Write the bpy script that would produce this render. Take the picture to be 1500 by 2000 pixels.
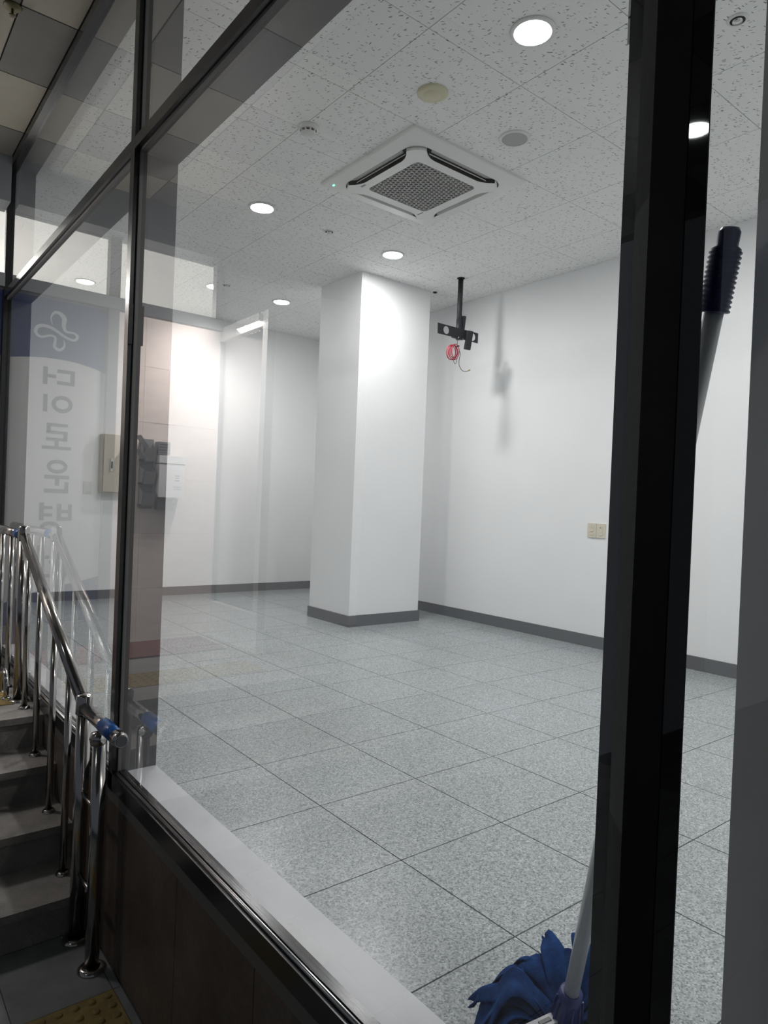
import bpy, bmesh, math, random
from mathutils import Vector, Matrix
random.seed(7)
for o in list(bpy.data.objects): bpy.data.objects.remove(o)
scene = bpy.context.scene
COL = scene.collection

# ------------------------------------------------------------------ camera
# world: X = into the room (away from the glass front), Y = along the glass front, Z up; room floor is z = 0
CAM_H = 1.088
YAW, PITCH, ROLL = 0.6715, -0.0092, 0.0402
F_PX = 1337.0
fw = Vector((math.sin(YAW)*math.cos(PITCH), math.cos(YAW)*math.cos(PITCH), math.sin(PITCH)))
rt = Vector((math.cos(YAW), -math.sin(YAW), 0)); up = rt.cross(fw)
r2 = math.cos(ROLL)*rt + math.sin(ROLL)*up; u2 = -math.sin(ROLL)*rt + math.cos(ROLL)*up
cam = bpy.data.cameras.new('camera'); camo = bpy.data.objects.new('camera', cam); COL.objects.link(camo)
cam.sensor_fit = 'VERTICAL'; cam.sensor_height = 36.0; cam.lens = F_PX*36.0/2000.0
cam.clip_start = 0.02; cam.clip_end = 200
M = Matrix((r2, u2, -fw)).transposed().to_4x4(); M.translation = Vector((0, 0, CAM_H)); camo.matrix_world = M
scene.camera = camo

# ------------------------------------------------------------------ world and exposure
w = bpy.data.worlds.new('night'); scene.world = w; w.use_nodes = True
bg = w.node_tree.nodes['Background']; bg.inputs[0].default_value = (0.72, 0.80, 0.92, 1); bg.inputs[1].default_value = 0.11
scene.view_settings.view_transform = 'Standard'; scene.view_settings.look = 'None'
scene.view_settings.exposure = 0.0; scene.view_settings.gamma = 1.0
scene.view_settings.use_curve_mapping = False
LAMP_L = 412.0        # radiance of the room's downlights
TUBE_L = 1450.0         # linear lamp at the entrance
LAMP_COL = (1.0, 0.985, 0.99)

# ------------------------------------------------------------------ materials
MATS = {}
def pm(name, col, rough=0.5, metal=0.0, spec=0.5, emis=None, es=0.0):
    m = bpy.data.materials.new(name); m.use_nodes = True
    b = m.node_tree.nodes['Principled BSDF']
    b.inputs['Base Color'].default_value = (*col, 1); b.inputs['Roughness'].default_value = rough
    b.inputs['Metallic'].default_value = metal; b.inputs['Specular IOR Level'].default_value = spec
    if emis: b.inputs['Emission Color'].default_value = (*emis, 1); b.inputs['Emission Strength'].default_value = es
    MATS[name] = m; return m
def nodes(m): return m.node_tree.nodes, m.node_tree.links, m.node_tree.nodes['Principled BSDF']
def mapping(m, scale=(1, 1, 1), rotz=0.0):
    n, l, b = nodes(m)
    g = n.new('ShaderNodeNewGeometry'); mp = n.new('ShaderNodeMapping')
    mp.inputs['Scale'].default_value = scale; mp.inputs['Rotation'].default_value = (0, 0, rotz)
    l.new(g.outputs['Position'], mp.inputs['Vector']); return mp.outputs['Vector']
def ramp(m, stops, fac):
    n, l, b = nodes(m); r = n.new('ShaderNodeValToRGB'); e = r.color_ramp.elements
    while len(e) < len(stops): e.new(0.5)
    for k, (p, c) in enumerate(stops):
        e[k].position = p; e[k].color = (*c, 1) if len(c) == 3 else c
    l.new(fac, r.inputs[0]); return r.outputs[0]
def noise(m, scale, vec, detail=3.0, rough=0.55):
    n, l, b = nodes(m); t = n.new('ShaderNodeTexNoise'); t.inputs['Scale'].default_value = scale
    t.inputs['Detail'].default_value = detail; t.inputs['Roughness'].default_value = rough
    l.new(vec, t.inputs['Vector']); return t
def mixc(m, a, b_, fac=None, mode='MIX', f=1.0):
    n, l, b = nodes(m); x = n.new('ShaderNodeMix'); x.data_type = 'RGBA'; x.blend_type = mode
    x.inputs[0].default_value = f
    if fac is not None: l.new(fac, x.inputs[0])
    for s, i in ((a, 6), (b_, 7)):
        if isinstance(s, tuple): x.inputs[i].default_value = (*s, 1)
        else: l.new(s, x.inputs[i])
    return x.outputs[2]
def bump(m, h, strength=0.2, dist=0.002):
    n, l, b = nodes(m); bp = n.new('ShaderNodeBump'); bp.inputs['Strength'].default_value = strength
    bp.inputs['Distance'].default_value = dist; l.new(h, bp.inputs['Height']); l.new(bp.outputs[0], b.inputs['Normal'])
def cola(m, c):
    n, l, b = nodes(m); l.new(c, b.inputs['Base Color'])
def vary(m, base, amt=0.1, scale=3.0):
    v = mapping(m); t = noise(m, scale, v, 4)
    lo = tuple(c*(1-amt) for c in base); hi = tuple(min(1, c*(1+amt)) for c in base)
    cola(m, ramp(m, [(0.3, lo), (0.7, hi)], t.outputs['Fac'])); return t

# painted walls
m = pm('wall_paint', (0.855, 0.86, 0.86), 0.75, spec=0.25); t = vary(m, (0.855, 0.86, 0.86), 0.02, 1.5)
v = mapping(m); t2 = noise(m, 220, v, 2); bump(m, t2.outputs['Fac'], 0.08, 0.001)
pm('baseboard_grey', (0.13, 0.135, 0.14), 0.45)
# speckled floor tile
m = pm('granite_tile', (0.5, 0.5, 0.5), 0.27, spec=0.6); n_, l_, b_ = nodes(m)
v = mapping(m)
vo = n_.new('ShaderNodeTexVoronoi'); vo.inputs['Scale'].default_value = 235; l_.new(v, vo.inputs['Vector'])
sp = n_.new('ShaderNodeSeparateColor'); l_.new(vo.outputs['Color'], sp.inputs[0])
c1 = ramp(m, [(0.0, (0.17, 0.19, 0.195)), (0.14, (0.20, 0.225, 0.23)), (0.30, (0.31, 0.34, 0.345)), (0.62, (0.385, 0.415, 0.42)), (0.9, (0.46, 0.49, 0.495)), (1.0, (0.56, 0.585, 0.59))], sp.outputs[0])
t = noise(m, 60, v, 3); c2 = ramp(m, [(0.35, (0.82, 0.82, 0.82)), (0.65, (1.08, 1.08, 1.08))], t.outputs['Fac'])
t3 = noise(m, 1.3, v, 3); c3 = ramp(m, [(0.3, (0.93, 0.93, 0.92)), (0.7, (1.04, 1.04, 1.05))], t3.outputs['Fac'])
cola(m, mixc(m, mixc(m, c1, c2, mode='MULTIPLY'), c3, mode='MULTIPLY'))
pm('joint_beige', (0.40, 0.34, 0.31), 0.8)
pm('joint_dark', (0.05, 0.055, 0.055), 0.9)
# fissured mineral ceiling tile
m = pm('mineral_tile', (0.66, 0.67, 0.66), 0.9, spec=0.15); n_, l_, b_ = nodes(m)
def flecks(rot, sx, sy, thr, seed):
    v0 = mapping(m, (1, 1, 0), rot); ms = n_.new('ShaderNodeMapping'); ms.inputs['Scale'].default_value = (sx, sy, 1); l_.new(v0, ms.inputs['Vector']); v = ms.outputs['Vector']
    wn = noise(m, 0.8, v, 2)
    ad = n_.new('ShaderNodeVectorMath'); ad.operation = 'MULTIPLY_ADD'; l_.new(wn.outputs['Color'], ad.inputs[0])
    ad.inputs[1].default_value = (0.7, 0.7, 0.0); l_.new(v, ad.inputs[2])
    of = n_.new('ShaderNodeVectorMath'); of.operation = 'ADD'; l_.new(ad.outputs[0], of.inputs[0]); of.inputs[1].default_value = (seed, seed*1.7, 0)
    vo = n_.new('ShaderNodeTexVoronoi'); vo.voronoi_dimensions = '2D'; vo.inputs['Scale'].default_value = 1.0; l_.new(of.outputs[0], vo.inputs['Vector'])
    sc = n_.new('ShaderNodeSeparateColor'); l_.new(vo.outputs['Color'], sc.inputs[0])
    gt = n_.new('ShaderNodeMath'); gt.operation = 'GREATER_THAN'; l_.new(sc.outputs[0], gt.inputs[0]); gt.inputs[1].default_value = 0.36
    sz = n_.new('ShaderNodeMath'); sz.operation = 'MULTIPLY_ADD'; l_.new(sc.outputs[1], sz.inputs[0]); sz.inputs[1].default_value = 0.09; l_.new(gt.outputs[0], sz.inputs[2])
    sm = n_.new('ShaderNodeMath'); sm.operation = 'ADD'; l_.new(vo.outputs['Distance'], sm.inputs[0]); l_.new(sz.outputs[0], sm.inputs[1])
    return ramp(m, [(thr*0.6, (0.30, 0.30, 0.29)), (thr, (1, 1, 1))], sm.outputs[0])
fa = flecks(0.85, 18, 58, 0.19, 3.1); fb = flecks(0.15, 17, 56, 0.18, 17.3); fc = flecks(1.55, 17, 56, 0.17, 41.7)
cc = mixc(m, mixc(m, mixc(m, fa, fb, mode='MULTIPLY'), fc, mode='MULTIPLY'), (0.83, 0.835, 0.82), mode='MULTIPLY')
cola(m, cc); bump(m, cc, 0.35, 0.004)
# aluminium, steel, frames
pm('frame_black', (0.012, 0.012, 0.013), 0.22, spec=0.5)
pm('frame_black_gloss', (0.008, 0.008, 0.009), 0.02, spec=0.6)
pm('frame_black_matt', (0.009, 0.009, 0.010), 0.65, spec=0.15)
pm('bead_grey', (0.40, 0.385, 0.37), 0.45)
pm('frame_grey', (0.10, 0.095, 0.09), 0.4)
pm('bead_metal', (0.55, 0.55, 0.55), 0.25, metal=1.0)
m = pm('box_grey', (0.13, 0.13, 0.135), 0.5, spec=0.4); vary(m, (0.13, 0.13, 0.135), 0.06, 4)
m = pm('sill_white', (0.62, 0.63, 0.65), 0.38, spec=0.45); vary(m, (0.62, 0.63, 0.65), 0.05, 6)
m = pm('stainless', (0.42, 0.405, 0.39), 0.14, metal=1.0)
n_, l_, b_ = nodes(m); v = mapping(m); t = noise(m, 25, v, 4); rr = n_.new('ShaderNodeMapRange'); rr.inputs[3].default_value = 0.08; rr.inputs[4].default_value = 0.22
l_.new(t.outputs['Fac'], rr.inputs[0]); l_.new(rr.outputs[0], b_.inputs['Roughness'])
m = pm('blue_tape', (0.01, 0.085, 0.30), 0.3); vary(m, (0.01, 0.085, 0.30), 0.25, 60)
pm('black_rubber', (0.012, 0.012, 0.012), 0.5)
pm('cap_grey', (0.10, 0.10, 0.11), 0.35)
# outdoor stone
m = pm('cladding_stone', (0.10, 0.082, 0.068), 0.55); v = mapping(m); t = noise(m, 3.5, v, 6, 0.65); t2 = noise(m, 55, v, 4)
cola(m, mixc(m, ramp(m, [(0.3, (0.055, 0.038, 0.028)), (0.55, (0.098, 0.074, 0.058)), (0.75, (0.14, 0.112, 0.09))], t.outputs['Fac']), ramp(m, [(0.3, (0.75, 0.75, 0.75)), (0.7, (1.1, 1.1, 1.1))], t2.outputs['Fac']), mode='MULTIPLY'))
m = pm('step_stone', (0.23, 0.225, 0.215), 0.7); v = mapping(m); t = noise(m, 5, v, 6, 0.65); t2 = noise(m, 140, v, 3)
cola(m, mixc(m, ramp(m, [(0.3, (0.16, 0.150, 0.140)), (0.7, (0.29, 0.275, 0.258))], t.outputs['Fac']), ramp(m, [(0.3, (0.8, 0.8, 0.8)), (0.7, (1.1, 1.1, 1.1))], t2.outputs['Fac']), mode='MULTIPLY'))
m = pm('paving_stone', (0.15, 0.16, 0.16), 0.75); v = mapping(m); t = noise(m, 4, v, 6, 0.65)
cola(m, ramp(m, [(0.3, (0.10, 0.108, 0.108)), (0.7, (0.19, 0.20, 0.20))], t.outputs['Fac']))
m = pm('tactile_yellow', (0.42, 0.30, 0.06), 0.75); v = mapping(m); t = noise(m, 9, v, 6, 0.7)
cola(m, ramp(m, [(0.25, (0.11, 0.075, 0.022)), (0.75, (0.27, 0.195, 0.05))], t.outputs['Fac']))
m = pm('beige_stone', (0.62, 0.54, 0.49), 0.4); v = mapping(m, (1, 1, 4)); t = noise(m, 6, v, 6, 0.65)
cola(m, ramp(m, [(0.25, (0.74, 0.645, 0.60)), (0.75, (0.84, 0.755, 0.71))], t.outputs['Fac']))
for nm, c in (('soffit_warm', (0.26, 0.245, 0.20)), ('soffit_cool', (0.115, 0.113, 0.102))):  # two tones stand in for the differing sheen of brushed panels
    m = pm(nm, c, 0.5, spec=0.4); vary(m, c, 0.08, 5)
pm('soffit_beam', (0.16, 0.17, 0.18), 0.6)
m = pm('doormat_red', (0.14, 0.045, 0.045), 0.95); vary(m, (0.14, 0.045, 0.045), 0.25, 90)
# appliances and small things
pm('white_plastic', (0.70, 0.71, 0.69), 0.4)
pm('ac_white', (0.74, 0.74, 0.72), 0.42)
pm('ac_grille', (0.40, 0.40, 0.385), 0.5); pm('grille_dark', (0.05, 0.05, 0.048), 0.6)
pm('duct_black', (0.015, 0.015, 0.014), 0.6)
pm('cream_plastic', (0.60, 0.57, 0.40), 0.5)
pm('ivory_plastic', (0.66, 0.62, 0.50), 0.45)
pm('speaker_mesh', (0.42, 0.42, 0.41), 0.7)
pm('dark_gap', (0.03, 0.03, 0.03), 0.7)
pm('mount_black', (0.014, 0.014, 0.016), 0.5, spec=0.3)
pm('cable_red', (0.55, 0.03, 0.06), 0.4); pm('cable_dark', (0.10, 0.04, 0.03), 0.5); pm('brass', (0.6, 0.45, 0.15), 0.3, metal=1.0); pm('brass_dull', (0.10, 0.085, 0.03), 0.5)
pm('led_green', (0.1, 0.5, 0.35), 0.4, emis=(0.2, 1.0, 0.65), es=3.0)
m = pm('board_beige', (0.50, 0.46, 0.38), 0.5); vary(m, (0.50, 0.46, 0.38), 0.04, 6)
pm('print_grey', (0.25, 0.25, 0.25), 0.6)
pm('sign_white', (0.46, 0.465, 0.455), 0.35); pm('sign_blue', (0.022, 0.036, 0.115), 0.35); pm('sign_grey', (0.13, 0.133, 0.133), 0.4); pm('sign_pale', (0.42, 0.45, 0.47), 0.4)
pm('holder_grey', (0.24, 0.24, 0.255), 0.35); pm('paper_white', (0.78, 0.78, 0.78), 0.7); pm('holder_dark', (0.06, 0.06, 0.065), 0.4)
# mop
m = pm('mop_cloth', (0.012, 0.05, 0.17), 0.95, spec=0.1); v = mapping(m); t = noise(m, 28, v, 5, 0.65); t2 = noise(m, 420, v, 2)
cola(m, ramp(m, [(0.3, (0.008, 0.022, 0.09)), (0.6, (0.012, 0.055, 0.19)), (0.8, (0.02, 0.10, 0.27))], t.outputs['Fac'])); bump(m, t2.outputs['Fac'], 0.6, 0.002)
pm('mop_plastic', (0.012, 0.025, 0.16), 0.35); pm('mop_grip', (0.010, 0.018, 0.10), 0.4); pm('mop_tube', (0.62, 0.65, 0.65), 0.35, metal=0.15); pm('lever_white', (0.66, 0.66, 0.68), 0.4)
# lamps
pm('lamp_lens', (0.9, 0.9, 0.9), 0.4, emis=LAMP_COL, es=LAMP_L)
pm('lobby_lens', (0.9, 0.9, 0.9), 0.4, emis=(1.0, 0.96, 0.90), es=1200.0)
pm('soffit_lens', (0.9, 0.9, 0.9), 0.4, emis=(0.95, 1.0, 1.0), es=70.0)
pm('tube_lens', (0.9, 0.9, 0.9), 0.4, emis=(1.0, 0.95, 0.92), es=TUBE_L)
# glass: clear on every face, the outer face also reflects as a double-glazed pane does
def glass(name, tint, f0=0.08, power=4.0):
    m = bpy.data.materials.new(name); m.use_nodes = True; n = m.node_tree.nodes; l = m.node_tree.links; n.clear()
    out = n.new('ShaderNodeOutputMaterial'); mix = n.new('ShaderNodeMixShader'); tr = n.new('ShaderNodeBsdfTransparent'); gl = n.new('ShaderNodeBsdfGlossy')
    tr.inputs[0].default_value = (*tint, 1); gl.inputs['Roughness'].default_value = 0.0; gl.inputs['Color'].default_value = (1, 1, 1, 1)
    g = n.new('ShaderNodeNewGeometry'); dt = n.new('ShaderNodeVectorMath'); dt.operation = 'DOT_PRODUCT'
    l.new(g.outputs['Incoming'], dt.inputs[0]); l.new(g.outputs['Normal'], dt.inputs[1])
    def mth(op, a, b=None):
        x = n.new('ShaderNodeMath'); x.operation = op
        for i, s in enumerate((a, b)):
            if s is None: continue
            if isinstance(s, float): x.inputs[i].default_value = s
            else: l.new(s, x.inputs[i])
        return x.outputs[0]
    c = mth('ABSOLUTE', dt.outputs['Value']); p = mth('POWER', mth('SUBTRACT', 1.0, c), power)
    fr = mth('ADD', mth('MULTIPLY', p, 1.0-f0), f0)
    l.new(fr, mix.inputs[0]); l.new(tr.outputs[0], mix.inputs[1]); l.new(gl.outputs[0], mix.inputs[2]); l.new(mix.outputs[0], out.inputs[0])
    MATS[name] = m
glass('glass_face', (0.94, 0.955, 0.95), 0.13, 3.2)
m = bpy.data.materials.new('glass_clear'); m.use_nodes = True; n = m.node_tree.nodes; n.clear()
o_ = n.new('ShaderNodeOutputMaterial'); t_ = n.new('ShaderNodeBsdfTransparent'); m.node_tree.links.new(t_.outputs[0], o_.inputs[0]); MATS['glass_clear'] = m

# ------------------------------------------------------------------ mesh helpers
def box(bm, x0, x1, y0, y1, z0, z1, mi=0):
    v = [bm.verts.new(p) for p in ((x0,y0,z0),(x1,y0,z0),(x1,y1,z0),(x0,y1,z0),(x0,y0,z1),(x1,y0,z1),(x1,y1,z1),(x0,y1,z1))]
    fs = []
    for f in ((0,3,2,1),(4,5,6,7),(0,1,5,4),(1,2,6,5),(2,3,7,6),(3,0,4,7)):
        q = bm.faces.new([v[i] for i in f]); q.material_index = mi; fs.append(q)
    return fs
def obox(bm, c, ax, ay, az, sx, sy, sz):
    """box of full sizes sx, sy, sz about c on the axes ax, ay, az"""
    c = Vector(c); ax = Vector(ax).normalized(); ay = Vector(ay).normalized(); az = Vector(az).normalized()
    P = []
    for k in (-.5, .5):
        for (i, j) in ((-.5,-.5),(.5,-.5),(.5,.5),(-.5,.5)): P.append(bm.verts.new(c + ax*sx*i + ay*sy*j + az*sz*k))
    for f in ((0,3,2,1),(4,5,6,7),(0,1,5,4),(1,2,6,5),(2,3,7,6),(3,0,4,7)): bm.faces.new([P[i] for i in f])
def frame_of(d):
    d = Vector(d).normalized(); a = Vector((0,0,1)) if abs(d.z) < 0.9 else Vector((1,0,0))
    x = d.cross(a).normalized(); return x, d.cross(x).normalized()
def tube(bm, pts, r, seg=12, caps=True, smooth=True):
    pts = [Vector(p) for p in pts]; rs = r if isinstance(r, (list, tuple)) else [r]*len(pts)
    rings = []; x = None
    for i, p in enumerate(pts):
        d = (pts[min(i+1, len(pts)-1)] - pts[max(i-1, 0)])
        if d.length < 1e-9: d = Vector((0, 0, 1))
        d.normalize()
        if x is None: x, y = frame_of(d)
        else:
            x = (x - d*x.dot(d));  x = x.normalized() if x.length > 1e-6 else frame_of(d)[0]; y = d.cross(x)
        rings.append([bm.verts.new(p + (x*math.cos(2*math.pi*k/seg) + y*math.sin(2*math.pi*k/seg))*rs[i]) for k in range(seg)])
    for a, b in zip(rings, rings[1:]):
        for k in range(seg):
            f = bm.faces.new((a[k], a[(k+1)%seg], b[(k+1)%seg], b[k])); f.smooth = smooth
    if caps:
        bm.faces.new(list(reversed(rings[0]))); bm.faces.new(rings[-1])
def lathe(bm, prof, c=(0,0,0), seg=32, smooth=True):
    """prof: (radius, z) from one end to the other"""
    rings = []
    for r, z in prof:
        if r < 1e-6: rings.append([bm.verts.new((c[0], c[1], c[2]+z))])
        else: rings.append([bm.verts.new((c[0]+r*math.cos(2*math.pi*k/seg), c[1]+r*math.sin(2*math.pi*k/seg), c[2]+z)) for k in range(seg)])
    for a, b in zip(rings, rings[1:]):
        for k in range(seg):
            q = [a[k%len(a)], a[(k+1)%len(a)], b[(k+1)%len(b)], b[k%len(b)]]
            u = []
            for vv in q:
                if vv not in u: u.append(vv)
            if len(u) > 2:
                f = bm.faces.new(u); f.smooth = smooth
def prism(bm, poly, z0, z1, mp=None):
    """extrude a 2-D polygon; mp maps (u, v, w) to a point"""
    mp = mp or (lambda u, v, w: (u, v, w))
    a = [bm.verts.new(mp(u, v, z0)) for u, v in poly]; b = [bm.verts.new(mp(u, v, z1)) for u, v in poly]
    bm.faces.new(list(reversed(a))); bm.faces.new(b)
    for k in range(len(poly)):
        j = (k+1) % len(poly); bm.faces.new((a[k], a[j], b[j], b[k]))
def rrect(cx, cy, w, h, r, n=6):
    P = []
    for (sx, sy, a0) in ((1, 1, 0), (-1, 1, 90), (-1, -1, 180), (1, -1, 270)):
        for k in range(n+1):
            a = math.radians(a0 + 90*k/n); P.append((cx + sx*(w/2-r) + r*math.cos(a), cy + sy*(h/2-r) + r*math.sin(a)))
    return P
def spline(pts, n=8):
    pts = [Vector(p) for p in pts]; out = []
    for i in range(len(pts)-1):
        p0 = pts[max(i-1, 0)]; p1 = pts[i]; p2 = pts[i+1]; p3 = pts[min(i+2, len(pts)-1)]
        for k in range(n):
            t = k/n; out.append(0.5*((2*p1) + (p2-p0)*t + (2*p0-5*p1+4*p2-p3)*t*t + (3*p1-p0-3*p2+p3)*t**3))
    out.append(pts[-1]); return out
def bevel(bm, w, seg=2, ang=0.5):
    es = [e for e in bm.edges if len(e.link_faces) == 2 and e.calc_face_angle(0) > ang]
    bmesh.ops.bevel(bm, geom=es, offset=w, segments=seg, affect='EDGES', profile=0.5)
def mesh_of(name, bm, mats):
    bmesh.ops.recalc_face_normals(bm, faces=bm.faces); me = bpy.data.meshes.new(name); bm.to_mesh(me); bm.free()
    for mm in ([mats] if isinstance(mats, str) else mats): me.materials.append(MATS[mm])
    return me
def link(name, me, parent=None):
    o = bpy.data.objects.new(name, me); COL.objects.link(o)
    if parent is not None:
        o.parent = parent
        if parent.type == 'EMPTY' or True: o.matrix_parent_inverse = parent_world(parent).inverted()
    return o
def parent_world(p):
    m = p.matrix_basis.copy()
    while p.parent is not None:
        m = p.parent.matrix_basis @ p.matrix_parent_inverse @ m if False else (parent_world(p.parent) @ p.matrix_parent_inverse @ p.matrix_basis); break
    return m
def obj(name, bm, mats, parent=None, label=None):
    o = link(name, mesh_of(name, bm, mats), parent)
    if label: o['label'] = label
    return o
def tag(o, label, cat, group=None, kind=None):
    o['label'] = label; o['category'] = cat
    if group: o['group'] = group
    if kind: o['kind'] = kind
    return o
def empty(name, loc=(0,0,0)):
    o = bpy.data.objects.new(name, None); COL.objects.link(o); o.location = loc; o.empty_display_size = 0.05; return o
def mk(fn, *a, **k):
    bm = bmesh.new(); fn(bm, *a, **k); return bm
def bx(*a): return mk(box, *a)
def tb(*a, **k): return mk(tube, *a, **k)

# ------------------------------------------------------------------ dimensions
HC = 3.151                       # ceiling
XG = 0.80                        # glass line
XI = 0.935                       # inner edge of sill and mullion boxes
XW, YB, YN = 4.84, 7.40, -2.2    # right wall, back wall, near wall (behind the pilaster)
YC = 4.95                        # entrance front, where the glass ends
SILL = 0.10
GZ = -0.56                       # pavement
Y1 = 2.47                        # middle mullion
TZ = 2.302                       # underside of the transom
ZL = 0.035                       # landing

# ------------------------------------------------------------------ room shell
fl = tag(obj('floor', bx(XI, XW, YN, YB, -0.06, -0.006), 'joint_dark'), 'speckled grey granite-look tile floor of the empty room', 'floor', kind='structure')
FP = 0.4546; FX0, FY0 = 1.3799, 1.5823
def cuts(a, b, o, p):
    k = math.floor((a-o)/p); c = [a]
    x = o + (k+1)*p
    while x < b-1e-6:
        if x > a+0.02: c.append(x)
        x += p
    c.append(b); return list(zip(c, c[1:]))
def tiles(parent, name, xs, ys, z0, z1, gap, mats, skip=None, chamf=0.0, mat2=None):
    cache = {}
    for i, (xa, xb) in enumerate(xs):
        for j, (ya, yb) in enumerate(ys):
            if skip and skip(xa, xb, ya, yb): continue
            mt = mats if not mat2 or (i+j) % 2 == 0 else mat2
            key = (round(xb-xa, 4), round(yb-ya, 4), mt)
            if key not in cache:
                b = bmesh.new(); sx = (xb-xa-gap)/2; sy = (yb-ya-gap)/2
                box(b, -sx, sx, -sy, sy, z0, z1)
                if chamf: bevel(b, chamf, 1)
                cache[key] = mesh_of(name, b, mt)
            o = link(name, cache[key]); o.location = ((xa+xb)/2, (ya+yb)/2, 0); o.parent = parent
tiles(fl, 'floor_tile', cuts(XI, XW, FX0, FP), cuts(YN, YB, FY0, FP), -0.006, 0.0, 0.0042, 'granite_tile')
ce = tag(obj('ceiling', bx(XI, XW, YN, YB, HC+0.012, HC+0.12), 'joint_dark'), 'suspended ceiling of white fissured mineral tiles over the empty room', 'ceiling', kind='structure')
CX0, CY0, CP = 1.9329, 2.2561, 0.6
tiles(ce, 'ceiling_tile', cuts(XI, XW, CX0, CP), cuts(YN, YB, CY0, CP), HC, HC+0.011, 0.0035, 'mineral_tile')
wr = tag(obj('wall_right', bx(XW, XW+0.15, YN-0.15, YB+0.15, -0.06, HC+0.12), 'wall_paint'), 'plain white wall behind the hanging black bracket', 'wall', kind='structure')
wb = tag(obj('wall_back', bx(XG, XW, YB, YB+0.15, -0.06, HC+0.12), 'wall_paint'), 'white far wall of the room behind the square pillar', 'wall', kind='structure')
wn_ = tag(obj('wall_front', bx(XI, XW, YN-0.15, YN, -0.06, HC+0.12), 'wall_paint'), 'white near end wall of the room, hidden beyond the glass', 'wall', kind='structure')
wl = tag(obj('wall_left', bx(XG, XI, YC+0.06, YB, -0.06, HC+0.12), 'wall_paint'), 'white wall between the room and the lobby past the glass', 'wall', kind='structure')
tag(obj('baseboard_right', bx(XW-0.012, XW, YN, YB-0.012, 0, 0.097), 'baseboard_grey'), 'dark grey baseboard along the white wall under the switches', 'baseboard', kind='structure')
tag(obj('baseboard_back', bx(XI, XW, YB-0.012, YB, 0, 0.093), 'baseboard_grey'), 'dark grey baseboard along the far white wall', 'baseboard', kind='structure')
# free-standing pillar
cx0, cx1, cy0, cy1 = 3.552, 4.365, 4.913, 5.565
co = tag(obj('pillar', bx(cx0, cx1, cy0, cy1, 0, HC), 'wall_paint'), 'square white pillar standing free inside the room', 'pillar', kind='structure')
b = bmesh.new(); e = 0.012
prism(b, [(cx0-e, cy0-e), (cx1+e, cy0-e), (cx1+e, cy1+e), (cx0-e, cy1+e)], 0, 0.10); obj('baseboard', b, 'baseboard_grey', co, 'dark grey baseboard')
# pilaster at the right edge
pi_ = tag(obj('pilaster', bx(0.97, 1.62, -0.25, 0.428, 0, HC), 'wall_paint'), 'blue-grey pilaster inside the glass at the right edge, where the mop leans', 'pillar', kind='structure')

# ------------------------------------------------------------------ glass front
def pane(name, parent, y0, y1, z0, z1):
    b = bmesh.new(); fs = box(b, XG, XG+0.01, y0, y1, z0, z1)
    for f in fs: f.material_index = 1
    fs[5].material_index = 0
    return obj(name, b, ['glass_face', 'glass_clear'], parent)
def xpane(name, parent, x0, x1, z0, z1, y):
    b = bmesh.new(); fs = box(b, x0, x1, y, y+0.01, z0, z1)
    for f in fs: f.material_index = 1
    fs[2].material_index = 0
    return obj(name, b, ['glass_face', 'glass_clear'], parent)
CAPX = 0.777
segs = [('window_1', Y1+0.02, YC-0.03, 'tall glass pane with transom beside the outdoor stairs, nearest the entrance'),
        ('window_2', 0.47, Y1-0.02, 'widest glass pane in the middle, with the whole room behind it'),
        ('window_3', -2.2, 0.43, 'glass pane at the right edge beyond the thick black mullion')]
for nm, ya, yb, lab in segs:
    wroot = tag(empty(nm, (XG, (ya+yb)/2, SILL)), lab, 'window', kind='structure')
    pane('pane', wroot, ya, yb, SILL+0.01, TZ+0.01); pane('pane', wroot, ya, yb, TZ+0.05, HC-0.05)
# middle mullion
t = tag(empty('trim_1', (XG, Y1, SILL)), 'slim black mullion with deep grey inner box between the two large panes', 'window frame', kind='structure')
b = bmesh.new(); box(b, CAPX, XG+0.02, Y1-0.006, Y1+0.036, SILL-0.06, HC); bevel(b, 0.003, 1); obj('outer_cap', b, 'frame_black', t)
obj('gasket', bx(XG-0.006, XG+0.03, Y1-0.016, Y1-0.006, SILL-0.005, HC-0.05), 'frame_grey', t)
obj('inner_box', bx(XG+0.02, XI, Y1-0.004, Y1+0.05, SILL, HC), 'box_grey', t)
obj('latch', bx(CAPX-0.004, CAPX+0.012, Y1-0.016, Y1-0.006, 1.62, 1.76), 'frame_black', t)
# corner post
t = tag(empty('trim_2', (XG, YC, SILL)), 'thin black corner post where the glass meets the entrance front', 'window frame', kind='structure')
b = bmesh.new(); box(b, CAPX, XG+0.02, YC-0.03, YC+0.01, SILL-0.12, HC); bevel(b, 0.003, 1); obj('outer_cap', b, 'frame_black', t)
obj('inner_box', bx(XG+0.02, XI, YC-0.03, YC+0.06, SILL, HC), 'box_grey', t)
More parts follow.
